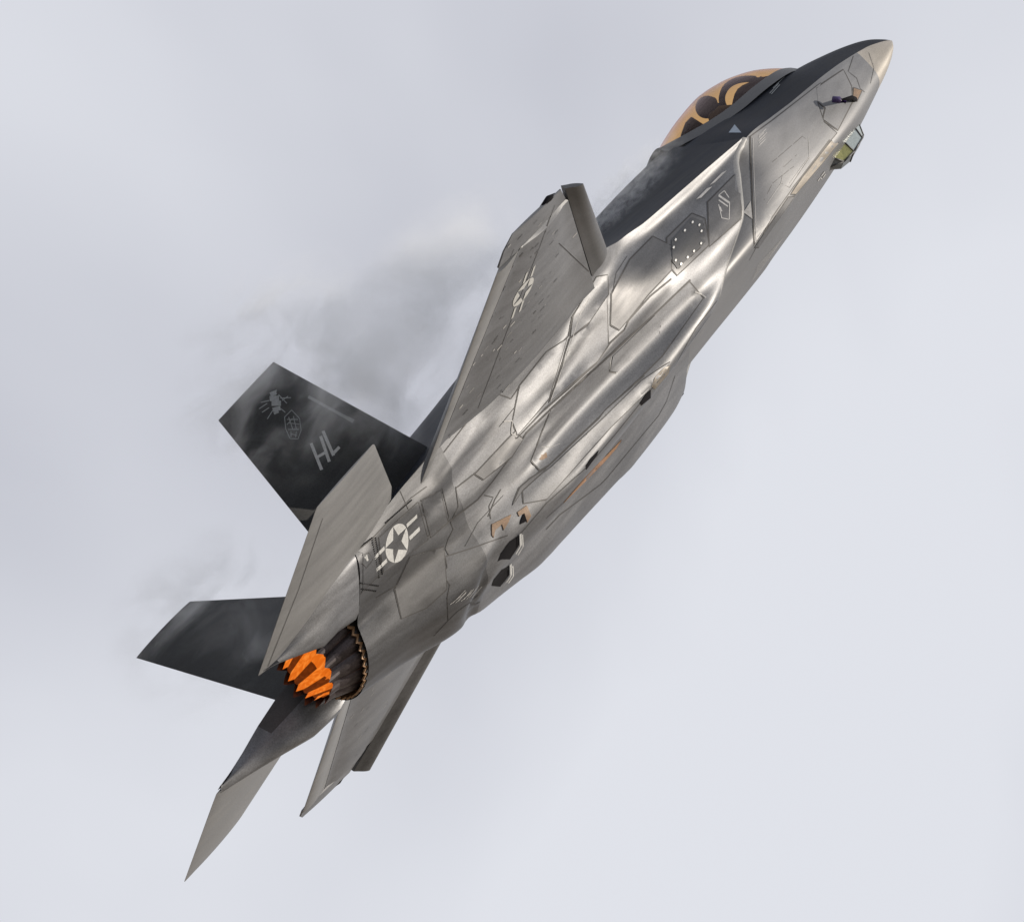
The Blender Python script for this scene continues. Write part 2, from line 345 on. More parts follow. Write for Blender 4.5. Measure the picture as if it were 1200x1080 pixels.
def S(p, sg): return (p[0], sg*p[1], p[2])
def lerp(a, b, t): return tuple(a[i]+(b[i]-a[i])*t for i in range(3))
hingeL = lambda y: (8.33+(y-2.15)*.645, y, .107+(y-2.15)*.015)
teL = lambda y: (12.4-(y-1.8)*.206, y, -.08+(y-1.8)*.0635)
def flh(y):                       # flaperon hinge
    t = teL(y); return (t[0]-(.66-.04*(y-1.8)), y, .12+.012*(y-1.8))
wing_objs = {}
for sg in (1, -1):
    st = []
    for y in (1.3, 1.8, 2.15, 2.8, 3.6, 4.4, 4.935):
        a, b = hingeL(y), flh(y) if y > 1.75 else (12.1, y, .1)
        st.append((S(a, sg), S(b, sg), .30-.035*(y-1.3)))
    st.append((S(hingeL(4.96), sg), S((11.70, 4.96, .15), sg), .07))
    st.append((S((10.33, 5.2, .153), sg), S((11.62, 5.16, .18), sg), .05))
    st.append((S((10.42, 5.33, .155), sg), S((11.46, 5.33, .20), sg), .03))
    wing_objs[sg] = surface('wing', st, M['wing'], front=.5, back=.35)
    st = []                       # glove ahead of the flap, blending into the shoulder
    for y, xl, z in ((1.4, 7.0, .2), (1.8, 7.55, .2), (2.1, 7.8, .15), (2.4, 8.02, .09)):
        st.append((S((xl, y, z), sg), S(hingeL(y), sg), .16-.08*(y-1.4)))
    # leading-edge flap, drooped
    st = []
    for y in np.linspace(2.25, 5.33, 9):
        t = (y-2.25)/3.08; h = hingeL(y)
        le = lerp((8.13, 2.54, .07), (10.17, 5.36, -.01), t)
        st.append((S(le, sg), S((h[0]-.015, h[1], h[2]-.004), sg), .15-.08*t))
    surface('leading_edge_flap', st, M['flap'], front=0, back=.9, label='darker leading edge flap drooped down')
    st = []
    for y in np.linspace(1.85, 4.93, 8):
        h = flh(y); te = teL(y); st.append((S((h[0]+.02, y, h[2]), sg), S(te, sg), .11-.012*(y-1.8)))
    surface('flaperon', st, M['edge'], front=.9, back=.02)
    # wingtip light
    mb = MB(); mb.tube([S((10.5, 5.30, .17), sg), S((10.65, 5.325, .18), sg), S((10.85, 5.31, .18), sg)], [.012, .04, .012], 8); mb.build('wingtip_light', M['black'])

stab_objs = {}
for sg in (1, -1):
    LEr, LEt, TEt, AP, IN = (12.62, 1.66, .085), (13.72, 3.43, .22), (15.08, 3.42, .18), (15.69, 1.08, -.03), (14.85, 1.2, -.06)
    st = []
    rows = [((14.9, 1.12, -.07), AP, .05), ((13.6, 1.35, .0), lerp(AP, TEt, .10), .13), ((12.75, 1.62, .07), lerp(AP, TEt, .23), .15)]
    for t in (.2, .4, .6, .8, .97): rows.append((lerp(LEr, LEt, t), lerp(AP, TEt, .23+.77*t), .14-.09*t))
    rows.append((lerp(LEt, TEt, .02), lerp(LEt, TEt, .99), .02))
    for le, te, th in rows: st.append((S(le, sg), S(te, sg), th))
    stab_objs[sg] = surface('stabilator', st, [M['wing'], M['edge']], front=.03, back=.02, nc=20)
    stab_objs[sg].data.materials[0] = M['edge']
    # trailing edge strip
    a, b = lerp(AP, TEt, .02), lerp(AP, TEt, .99)

fin_objs = {}
for sg in (1, -1):
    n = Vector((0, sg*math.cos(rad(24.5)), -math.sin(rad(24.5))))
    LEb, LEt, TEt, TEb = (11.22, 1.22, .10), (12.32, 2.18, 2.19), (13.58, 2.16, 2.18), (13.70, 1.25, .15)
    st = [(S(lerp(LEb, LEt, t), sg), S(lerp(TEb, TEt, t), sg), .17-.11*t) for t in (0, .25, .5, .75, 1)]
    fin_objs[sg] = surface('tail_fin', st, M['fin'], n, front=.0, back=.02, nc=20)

# tail booms beside the nozzle
for sg in (1, -1):
    R_ = []
    for x, y0, y1, zt, zb in ((12.7, .70, 1.35, .0, -.28), (13.2, .78, 1.45, .02, -.30), (13.5, .72, 1.55, .10, -.40), (13.8, .70, 1.60, .15, -.46), (14.2, .78, 1.53, .16, -.42), (14.6, .88, 1.43, .13, -.33), (15.0, .96, 1.32, .06, -.21), (15.35, 1.03, 1.20, .01, -.11), (15.6, 1.06, 1.11, -.02, -.05)):
        if sg < 0 and 13 < x < 14.5: zb -= .07; y0 -= .06
        if sg > 0 and x < 14.5: zb *= .72
        c = [(y0, zt*.9), ((y0+y1)/2-.1, zt), (y1-.08, zt*.6), (y1, .0), (y1-.1, zb*.32), ((y0+y1)/2, zb*.75), (y0+.06, zb), (y0-.02, zb*.4)]
        P = np.array(c+c[:1]); E = cat(P, 33)[:-1]; R_.append([(x, sg*a, b) for a, b in E])
    V, F = loft_rings(R_); n = len(R_[0]); F.append(tuple(range(n))[::-1]); F.append(tuple((len(R_)-1)*n+i for i in range(n)))
    o = obj('tail_boom', V, F, [M['grey'], M['soot']], auto=40)
    for p in o.data.polygons: p.material_index = 1 if p.index % 32 in (0, 1, 2, 29, 30, 31) and p.index < 32*5 else 0

# ------------------------------------------------------------------ exhaust nozzle
def glow(name, c0, c1, c2, es):
    m, n, l, b = newmat(name)
    t = n.new('ShaderNodeTexCoord'); mp = n.new('ShaderNodeMapping'); mp.inputs['Scale'].default_value = (.2, 9, 9)
    q = n.new('ShaderNodeTexNoise'); q.inputs['Scale'].default_value = 3.2; q.inputs['Detail'].default_value = 3; q.inputs['Roughness'].default_value = .6
    r = n.new('ShaderNodeValToRGB'); e = r.color_ramp.elements
    e[0].position = .22; e[0].color = (*c0, 1); e[1].position = .66; e[1].color = (*c2, 1); x_ = e.new(.47); x_.color = (*c1, 1)
    l.new(t.outputs['Object'], mp.inputs[0]); l.new(mp.outputs[0], q.inputs[0]); l.new(q.outputs[0], r.inputs[0])
    l.new(r.outputs[0], b.inputs['Emission Color']); b.inputs['Emission Strength'].default_value = es; b.inputs['Base Color'].default_value = (.08, .04, .03, 1); b.inputs['Roughness'].default_value = .55
    return m
M['hot'] = glow('glowing_nozzle_liner', (.62, .115, .007), (.75, .15, .009), (.95, .27, .035), .92)
M['warm'] = glow('dim_nozzle_seal', (.02, .005, .001), (.04, .009, .002), (.12, .026, .004), .8)
X0, X1, RA, RB = 13.56, 14.15, .62, .42
def zc(x): return -.08
for k in range(NP):
    a0 = 2*math.pi*(k+.5)/NP; w = math.pi/NP
    for lay, name, ma in ((0, 'nozzle_petal', M['nozzle']), (1, 'petal_liner', M['hot']), (2, 'petal_seal', M['warm'])):
        V = []; F = []; nx, na = 8, 7
        for i in range(nx+1):
            u = i/nx
            for j in range(na):
                s_ = -1+2*j/(na-1)
                ang = a0+s_*w*(.995, .54, 1.0)[lay]+(w if lay == 2 else 0)
                x = X0+(X1-X0)*u*(1, .97, .955)[lay]+(0 if i < nx else .14*(1-abs(s_))*(1, .95, .3)[lay])
                R0_ = RA+(RB-RA)*(u**1.1)
                rr = R0_+(.034*(1-s_*s_), -.03-.022*(1-abs(s_)), -.022+.010*abs(s_))[lay]
                V.append(ringpt(x, rr, ang, zc(x)))
        for i in range(nx):
            for j in range(na-1): F.append((i*na+j, i*na+j+1, (i+1)*na+j+1, (i+1)*na+j))
        o = obj(name, V, F, ma, auto=12)
        if lay == 0: pet = o
        else: o.parent = pet
# afterburner throat
R_ = [[ringpt(x, r_, 2*math.pi*k/48, zc(x)) for k in range(48)] for x, r_ in ((13.64, .6), (13.2, .56), (12.4, .5))]
V, F = loft_rings(R_); F.append(tuple(2*48+k for k in range(48))); obj('afterburner_duct', V, F, M['hot'])
# serrated shroud ring
NT = 40; r0 = rings[-1]
def shroud_pt(a, inset, dx):
    r_ = .655-inset; x, y, z = ringpt(13.70+dx, r_, a, -.09); return (x, y, z)
def ring_teeth(name, m, in0, in1, dx0, dx1, tip):
    V = []
    for k in range(NT*2):
        a = 2*math.pi*k/(NT*2); t = tip if k % 2 == 0 else 0
        V += [shroud_pt(a, in0, dx0), shroud_pt(a, in1, dx1+t), shroud_pt(a, in1+.02, dx1+t), shroud_pt(a, in0+.03, dx0)]
    n2 = NT*2; F = [(4*k+j, 4*((k+1) % n2)+j, 4*((k+1) % n2)+(j+1) % 4, 4*k+(j+1) % 4) for k in range(n2) for j in range(4)]
    return obj(name, V, F, m, smooth=False)
ring_teeth('serrated_shroud', M['seam'], .0, .0, -.10, -.02, .075)
ring_teeth('seal_ring', M['brass'], .008, .012, -.06, .030, .06)

# ------------------------------------------------------------------ canopy and cockpit
CAN = {1.40: (.08, .58, .60), 1.6: (.24, .60, .74), 1.85: (.37, .64, .92), 2.1: (.45, .66, 1.08), 2.5: (.51, .69, 1.23), 2.9: (.54, .71, 1.29), 3.3: (.53, .77, 1.27), 3.7: (.46, .90, 1.22), 4.0: (.37, 1.03, 1.16), 4.12: (.33, 1.08, 1.135)}
ck = sorted(CAN)
def can(x): return pchip(ck, np.array([CAN[k] for k in ck]), x)
def can_pt(x, a, g=0):
    w, zs, zt = can(x); c = math.cos(a); s_ = math.sin(a)
    return (x, (w+g)*math.copysign(abs(c)**.9, c), zs+(max(zt-zs, .01)+g)*abs(s_)**.95)
m, n, l, b = newmat('amber_canopy_glass')
n.remove(b); tr = n.new('ShaderNodeBsdfTransparent'); gl = n.new('ShaderNodeBsdfGlossy'); mix = n.new('ShaderNodeMixShader'); fr = n.new('ShaderNodeLayerWeight'); pw = n.new('ShaderNodeMath'); pw.operation = 'POWER'; pw.inputs[1].default_value = 3.4; fr.inputs[0].default_value = .5
tr.inputs[0].default_value = (.90, .69, .42, 1); gl.inputs[0].default_value = (.75, .62, .62, 1); gl.inputs['Roughness'].default_value = .08
ad = n.new('ShaderNodeMath'); ad.inputs[1].default_value = .03; ad.use_clamp = True
l.new(fr.outputs['Facing'], pw.inputs[0]); l.new(pw.outputs[0], ad.inputs[0]); l.new(ad.outputs[0], mix.inputs[0]); l.new(tr.outputs[0], mix.inputs[1]); l.new(gl.outputs[0], mix.inputs[2]); l.new(mix.outputs[0], n['Material Output'].inputs[0])
M['glass'] = m
R_ = [[can_pt(x, math.pi*j/28) for j in range(29)] for x in np.linspace(1.40, 4.12, 48)]
V, F = loft_rings(R_, False); canopy = obj('canopy', V, F, M['glass'])
# canopy frame along the sill and the aft edge
for sg in (1, -1):
    Vs = []; Fs = []
    xs_ = np.linspace(1.40, 4.12, 48)
    for x in xs_:
        w, zs, zt = can(x)
        for dy, dz in ((.10, -.12), (.05, -.02), (.012, .045), (-.01, .045), (.0, -.10)):
            Vs.append((x, sg*(w+dy), zs+dz))
    for i in range(47):
        for j in range(4): Fs.append((i*5+j, i*5+j+1, i*5+j+6, i*5+j+5))
    obj('canopy_frame', Vs, Fs, M['frame'], parent=canopy, auto=40)
mb = MB()
mb.tube([can_pt(2.14+.20*math.sin(math.pi*j/24), math.pi*j/24, -.065) for j in range(25)], .042, 8); mb.build('canopy_bow', M['black'], canopy)
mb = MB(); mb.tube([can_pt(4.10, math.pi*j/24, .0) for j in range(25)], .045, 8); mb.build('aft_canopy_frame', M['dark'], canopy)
# glare shield and ejection seat
V = []; F = []
R_ = [[(x, w*math.cos(math.pi*j/12), z0+h*math.sin(math.pi*j/12)) for j in range(13)] for x, w, z0, h in ((1.5, .12, .55, .08), (1.75, .28, .56, .22), (2.0, .36, .58, .34), (2.25, .40, .60, .40), (2.36, .38, .60, .36))]
V, F = loft_rings(R_, False); F.append(tuple(4*13+i for i in range(13))); obj('glare_shield', V, F, M['black'])
mb = MB(); mb.box((3.24, 0, .78), (.07, .20, .34)); mb.box((3.18, 0, 1.08), (.08, .13, .09)); mb.box((3.45, 0, .85), (.2, .22, .2))
o = mb.build('ejection_seat', M['black'], smooth=False)
bv = o.modifiers.new('bevel', 'BEVEL'); bv.width = .02; bv.segments = 2

# ------------------------------------------------------------------ skin details: points given in photo coordinates, traced on to the real surface
def bvh(o): return BVHTree.FromPolygons([v.co.copy() for v in o.data.vertices], [tuple(p.vertices) for p in o.data.polygons])
T = {'body': bvh(body), 'nose': bvh(nose), 'wing': bvh(wing_objs[1]), 'fin': bvh(fin_objs[1]), 'stab': bvh(stab_objs[1]), 'wingp': bvh(wing_objs[-1])}
def on_skin(px, py, tgt):
    d = (FWD + RIGHT*((px-600)/(PXM*DIST)) + DOWN*((py-540)/(PXM*DIST))).normalized()
    best = None
    for t in tgt.split('+'):
        h = T[t].ray_cast(eye, d)
        if h[0] is not None and (best is None or h[3] < best[2]): 
            nn = h[1]; nn = nn if nn.dot(d) < 0 else -nn; best = (h[0], nn, h[3])
    return best
exec_notes = []
SEAM = MB()
def densify(P, step=5, closed=False):
    o = []; Q = list(P)+([P[0]] if closed else [])
    for a, b in zip(Q[:-1], Q[1:]):
        n_ = max(1, int(math.dist(a, b)/step))
        for i in range(n_): o.append((a[0]+(b[0]-a[0])*i/n_, a[1]+(b[1]-a[1])*i/n_))
    if not closed: o.append(Q[-1])
    return o
def seam(P, tgt='body', w=.013, closed=False, mb=None, off=.004, step=5):
    pts = [on_skin(x, y, tgt) for x, y in densify(P, step, closed)]
    if closed: pts.append(pts[0])
    run = []
    def flush():
        if len(run) > 1:
            V = []
            for i, (p, nn, _) in enumerate(run):
                t = run[min(i+1, len(run)-1)][0]-run[max(i-1, 0)][0]
                if t.length < 1e-6: t = Vector((1, 0, 0))
                s_ = t.normalized().cross(nn).normalized()*w/2
                V += [p+s_+nn*off, p-s_+nn*off]
            (mb or SEAM).add(V, [(2*i, 2*i+1, 2*i+3, 2*i+2) for i in range(len(run)-1)])
        run.clear()
    for q_ in pts:
        if q_ is None or (run and (q_[0]-run[-1][0]).length > .5): flush()
        if q_ is not None: run.append(q_)
    flush()
def patch(name, P, m, tgt='body', off=.008, step=7, parent=root, label=None, skirt=True, mapf=None, build=True):
    mapf = mapf or (lambda a, b_: on_skin(a, b_, tgt))
    B = densify(P, step, True); nb = len(B); pts = list(B); xs_ = [p[0] for p in P]; ys_ = [p[1] for p in P]
    x = min(xs_)+step/2
    while x < max(xs_):
        y = min(ys_)+step/2
        while y < max(ys_):
            ins = False
            for (ax, ay), (bx, by) in zip(P, P[1:]+P[:1]):
                if (ay > y) != (by > y) and x < (bx-ax)*(y-ay)/(by-ay)+ax: ins = not ins
            if ins and min(math.dist((x, y), q_) for q_ in B) > step*.45: pts.append((x, y))
            y += step
        x += step
    r_ = delaunay_2d_cdt([Vector(p) for p in pts], [(i, (i+1) % nb) for i in range(nb)], [], 1, 1e-4)
    v2, fs = r_[0], r_[2]
    hit = [mapf(p.x, p.y) for p in v2]; idx = {}; V = []
    for i, h in enumerate(hit):
        if h is not None: idx[i] = len(V); V.append(h[0]+h[1]*off)
    F = [tuple(idx[i] for i in f) for f in fs if all(i in idx for i in f)]
    if not F: print('patch missed', name, P[0]); return None
    if skirt:
        from collections import Counter
        ec = Counter(); 
        for f in F:
            for a, b in zip(f, f[1:]+f[:1]): ec[tuple(sorted((a, b)))] += 1
        inv = {v: k for k, v in idx.items()}; low = {}
        for (a, b), c_ in list(ec.items()):
            if c_ == 1:
                for q_ in (a, b):
                    if q_ not in low: low[q_] = len(V); V.append(hit[inv[q_]][0]-hit[inv[q_]][1]*.004)
                F.append((a, b, low[b], low[a]))
    if not build: return V, F
    return obj(name, V, F, m, parent, label=label, auto=40)
def z(P, x0, y0, k): return [(x0+a*k, y0+b*k) for a, b in P]
rs = random.Random(11)
# --- panels that sit in the skin, each with its sealed joint
def panel(name, P, m, tgt='body', off=.006, jw=.02, **k):
    cx = sum(p[0] for p in P)/len(P); cy = sum(p[1] for p in P)/len(P)
    Q = [(p[0]+(cx-p[0])/max(math.dist(p, (cx, cy)), 1)*.9, p[1]+(cy-p[1])/max(math.dist(p, (cx, cy)), 1)*.9) for p in P]
    seam(P, tgt, jw, closed=True, off=.0035)
    return patch(name, Q, m, tgt, off, **k)
panel('intake_side_panel', [(765, 277), (785, 287), (787, 316), (760, 345), (737, 373), (725, 387), (715, 381), (716, 345), (738, 304)], M['panel'])
panel('nacelle_door', [(767, 369), (775, 373), (771.7, 391), (722.5, 437), (713.3, 435), (716.7, 418)], M['grey'], off=.012, jw=.026)
panel('hatch_surround', [(811, 250), (826, 256), (831, 287), (793, 323), (782, 310), (781, 279)], M['panel'], off=.004)
hx = [(811, 254.5), (823.5, 259), (827, 284), (793, 316), (787, 308), (786, 282)]
hatch = panel('access_hatch', hx, M['hatch'], off=.012, label='dark six sided hatch with white dashes round its edge')
for p in ((545, 505), (577, 518), (587, 547), (507, 545), (462, 590), (452, 627), (584, 606), (549, 643), (518, 673), (486, 705), (460, 688)):
    x_, y_ = 680+p[0]*.2407, 140+p[1]*.2407
    patch('fastener', [(x_-1.2, y_+.1), (x_+.1, y_-1.6), (x_+1.3, y_-.6), (x_+.4, y_+1.5), (x_-.9, y_+1.3)], M['steel'], off=.02, step=2, parent=hatch)
panel('intake_shoulder_panel', [(829, 237), (868, 198), (868.5, 256), (831, 289)], M['panel'], off=.005)
panel('probe_hatch', z([(730, 310), (850, 230), (885, 300), (890, 370), (825, 495), (760, 450), (770, 400), (735, 370)], 760, 20, .2685), M['side'], 'nose', .006)
panel('nose_side_panel', [(879, 160), (905, 141), (962, 97), (958, 120), (966, 143), (981, 156), (967, 172), (930, 218), (884, 286)], M['side'], 'nose', .004, .012)
panel('sensor_window', [(1000, 103), (1010, 106), (1004, 119), (998.5, 117)], M['rust'], 'nose', .007)
panel('refuelling_door', [(974, 165), (983, 167), (968, 186), (932, 228), (926, 228), (940, 208)], M['tan'], 'nose', .006, .016, label='tan tinted narrow door low on the nose')
panel('nose_bay_door', [(924, 231), (931, 230), (889, 290), (884, 290)], M['panel'], 'nose', .006)
panel('aft_belly_panel', [(594, 515), (604, 505), (613, 514), (600, 535), (566, 562), (556, 556)], M['panel'])
panel('keel_panel', [(608, 572), (622, 560), (640, 549), (612, 574), (600, 592)], M['panel'])
panel('wing_root_panel', [(699, 324), (712, 322), (713, 345), (690, 378), (668, 395), (671, 371)], M['grey'], off=.006, jw=.014)
panel('wing_root_panel', [(667, 397), (688, 381), (711, 348), (713, 404), (700, 424), (645, 470)], M['grey'], off=.006, jw=.014)
panel('nacelle_panel', [(664, 397), (643, 468), (606, 510), (600, 495), (608, 452), (640, 412)], M['grey'], off=.006, jw=.014)
panel('bay_door', [(808, 330), (824, 349), (776, 417), (756, 437), (709, 480), (702, 488), (642, 545), (632, 551), (622, 540), (645, 480), (713, 418), (765, 371)], M['grey'], off=.004, jw=.02)
panel('bay_door', [(752, 446), (785, 424), (770, 447), (716, 500), (640, 585), (613, 590), (612, 576), (634, 556), (645, 548), (705, 492)], M['grey'], off=.005, jw=.018)
#panel('bay_door', [(787, 450), (779, 470), (770, 487), (709, 559), (703, 567), (655, 603), (690, 560), (740, 500)], M['grey'], off=.006, jw=.016)
panel('tail_panel', [(443, 630), (490, 588), (502, 632), (449, 671)], M['aft'], off=.004, jw=.010)
panel('tail_panel', [(493, 586), (516, 574), (525, 612), (505, 630)], M['aft'], off=.004, jw=.010)
panel('engine_door', [(480, 652), (520, 640), (524, 690), (500, 712), (470, 725), (462, 690)], M['hatch2'], off=.005, jw=.012)
panel('tail_hinge_cover', [(405, 655), (438, 630), (446, 672), (418, 700), (400, 683)], M['aft'], off=.005, jw=.012)

# --- openings: inner shade put on as black patches; cooling inlets with light rims, slots and torn zig-zag doors
def vent(P, rim, tgt='body'):
    o = patch('cooling_inlet', P, M['black'], tgt, off=.004, step=4, skirt=False)
    mb = MB(); seam(rim, tgt, .035, mb=mb, off=.02, step=3); seam(rim, tgt, .02, mb=mb, off=.05, step=3)
    if mb.V and o: mb.build('inlet_rim', M['mark'], o)
vent([(608, 627), (608, 638), (597.5, 655), (588, 655), (583, 657.5), (586.7, 648), (596.7, 634)], [(608.5, 625), (609, 638), (603, 648)])
vent([(596.7, 662), (596.7, 673), (586, 687), (576, 686), (578, 679), (588, 667)], [(597, 660), (597.5, 673), (592, 681)])
patch('slot_vent', [(701, 527.5), (699, 533), (686.7, 550), (686, 546), (691.7, 537)], M['black'], off=.008, step=3)
patch('drain_opening', [(762, 456.7), (762, 466), (751, 475), (749.5, 472), (756.7, 461)], M['black'], off=.008, step=3)
patch('worn_patch', [(785, 428), (783, 438), (767, 456), (763, 453), (768, 441), (778, 431)], M['tan'], off=.006, step=4)
patch('primer_patch', [(606, 600), (617, 592), (622, 604), (617.5, 612), (614, 601), (608, 605)], M['rust'], off=.008, step=3)
patch('notched_opening', [(613, 602), (617, 610), (609, 614), (610.5, 608)], M['black'], off=.010, step=3)
patch('primer_patch', [(599, 602.5), (588, 608), (576, 614), (576, 627), (578, 630), (580, 621), (588, 614), (590, 621), (596, 611)], M['rust'], off=.008, step=3)
patch('primer_patch', [(640, 530), (641, 536), (635, 539), (629, 538), (633, 533)], M['rust'], off=.006, step=3)
patch('primer_patch', z([(450, 180), (500, 175), (525, 120), (478, 125)], 300, 690, .1573), M['rust'], 'stab', off=.008, step=3)
patch('rust_streak', [(728, 515), (722, 525), (706, 543), (680, 569), (660, 589), (678, 568), (704, 540)], M['orange'], off=.008, step=4)

# --- joint lines across the skin
for P, w in (
    ([(786.7, 326.7), (762, 347), (736.7, 375), (732, 386), (715, 401.7), (698, 426), (670, 452), (638, 480)], .022),
    ([(809, 328), (765, 370), (713, 416.7), (680, 447), (645, 480)], .022),
    ([(638, 480), (606, 513), (594, 515), (560, 551.7), (534, 572)], .016),
    ([(645, 480), (617, 507), (600, 533), (578, 563), (560, 585), (530, 608), (500, 630)], .020),
    ([(755, 440), (708, 481), (701.7, 490), (641.7, 546.7), (631.7, 553), (610, 573)], .018),
    ([(786, 428), (720, 510), (690, 545), (640, 590), (610, 625)], .012),
    ([(595, 627), (553, 642), (520, 652.5), (480, 677), (440, 700)], .014),
    ([(534, 570), (537, 593), (533, 602), (528, 612), (531, 620), (525, 632), (522, 642), (526, 650)], .012),
    ([(522, 653), (524, 665), (518, 672), (527, 685), (524, 700), (525, 727)], .012),
    ([(587, 573), (580, 585), (572, 605)], .014), ([(567.5, 580), (578, 582.5), (573, 593), (575, 608)], .012),
    ([(518, 572), (526, 605), (524, 612)], .012), ([(407, 653), (434, 633), (482, 583), (500, 570)], .012),
    ([(699, 324), (670, 372), (666, 394), (640, 420), (610, 450), (599, 467), (582, 461), (560, 478), (520, 530)], .014),
    ([(643, 472), (668, 396)], .010), ([(560, 697), (550, 706), (536, 716), (525, 727), (508, 745)], .016), ([(551, 706), (557, 708), (562, 705)], .02),
    ([(791, 440), (781, 470), (771.7, 486.7), (740, 525), (711, 560), (703, 568), (656, 603), (640, 620)], .014),
    ([(728, 517), (705, 543), (660, 589), (640, 607)], .010),
    ([(870, 300), (850, 340), (815, 385), (790, 430)], .010), ([(860, 330), (830, 372), (800, 415)], .010),
    ([(500, 600), (470, 628), (445, 652)], .010), ([(462, 560), (480, 600)], .01),
): seam(P, 'body', w)
for P, w in (([(878.5, 160), (881, 220), (883.5, 288)], .02), ([(1000, 66), (994, 84), (1004, 92), (1008, 104), (1013, 108)], .008), ([(972, 164), (932, 216), (905, 254), (878, 305)], .016),
             ([(905, 190), (940, 160), (947, 165), (948, 185), (925, 220), (915, 215)], .007), ([(895, 235), (905, 215), (930, 195)], .006)):
    seam(P, 'nose', w)
for P, w in (([(650, 240), (632, 290), (600, 372), (560, 478)], .012), ([(655, 285), (690, 318)], .01), ([(602, 292), (586, 330)], .010)): seam(P, 'wing', w)
seam([(462, 585), (430, 640), (395, 700), (350, 750)], 'stab', .008)
seam([(378, 607), (350, 690), (310, 790)], 'stab', .012)
seam([(380, 548), (362, 530)], 'fin', .006)
for P in ([(735, 300), (722, 320), (718, 342)], [(590, 580), (560, 612), (545, 640)], [(640, 430), (615, 462), (585, 500)]): seam(P, 'body', .006)
for P in ([(1018, 62), (1024, 80), (1020, 98)], [(935, 180), (918, 196)]): seam(P, 'nose', .006)
# highlights along a few panel edges, put on as pale strips
LT = MB()
for P, w, t_ in (([(704, 327), (680, 367), (671, 395), (645, 470)], .010, 'body'), ([(716, 418), (714, 433)], .012, 'body'), ([(656, 520), (645, 524), (634, 523)], .006, 'body'), ([(590, 494), (600, 493), (599, 508), (605, 511)], .018, 'body'),
                 ([(827, 349), (822, 345), (814, 342)], .02, 'body'), ([(882, 162), (886, 284)], .008, 'nose'), ([(898, 240), (915, 215), (917, 205)], .006, 'nose'), ([(947, 161), (948, 184), (925, 215)], .006, 'nose')):
    seam(P, t_, w, mb=LT, off=.007)
for k in range(7):      # stencilled warning lines, too small to read
    a = (889+rs.uniform(-2, 1)+k*.3, 172-k*2.1); n_ = rs.uniform(6, 13); seam([a, (a[0]+n_*.72, a[1]-n_*.69)], 'nose', .007, mb=LT, off=.007)
for k in range(5):
    seam([(816+k*1.2, 234-k*.4), (829+k*1.2, 221-k*.4)], 'body', .006, mb=LT, off=.007)
    seam([(832+k*1.2, 217-k*.6), (846+k*1.2, 203-k*.6)], 'body', .006, mb=LT, off=.007)
for k in range(9):
    a = (527+k*3.2, 708-k*1.0-(k % 2)); seam([a, (a[0]+rs.uniform(8, 15), a[1]-rs.uniform(10, 15))], 'body', .007, mb=LT, off=.007)
for k in range(10):
    seam([(880+k*.8, 330-k*2.1), (900+k*1.9, 304-k*2.8)], 'nose+body', .005, mb=LT, off=.007)
o = LT.build('stencils_and_edge_glints', M['mark2'], smooth=False); o['kind'] = 'stuff'
# rivets along the tail
RV = MB()
for A, B, n_ in (((408, 652), (436, 630), 16), ((404, 680), (443, 686), 20), ((405, 687), (440, 692), 18), ((440, 630), (448, 672), 20), ((436, 633), (444, 676), 18), ((452, 612), (482, 586), 20), ((545, 452), (560, 478), 0)):
    for i in range(n_):
        t = i/max(n_-1, 1); h = on_skin(A[0]+(B[0]-A[0])*t, A[1]+(B[1]-A[1])*t, 'body')
        if h: RV.box(h[0]+h[1]*.006, (.008, .008, .004))
o = RV.build('rivets', M['seam'], smooth=False); o['kind'] = 'stuff'
# chips and scuffs on the wing undersides
CH = MB(); CD = MB()
for k in range(110):
    u, v = rs.random(), rs.random()
    a = (603-u*98+v*78*(1-.3*u), 252+u*265+v*25); l_ = rs.uniform(2, 9); b_ = (a[0]+l_*.66, a[1]-l_*.75)
    seam([a, b_], 'wing', rs.choice((.008, .014, .03)) , mb=CD if rs.random() < .62 else CH, off=.004, step=2)
for k in range(26):
    a = (395+rs.random()*75, 800+rs.random()*120); l_ = rs.uniform(3, 8)
    seam([a, (a[0]+l_*.6, a[1]-l_*.8)], 'wingp', .009, mb=CD if rs.random() < .5 else CH, off=.004, step=2)
for mb_, nm, mm in ((CH, 'light_paint_chips', M['mark2']), (CD, 'dark_paint_scuffs', M['flap'])):
    if mb_.V: o = mb_.build(nm, mm, smooth=False); o['kind'] = 'stuff'

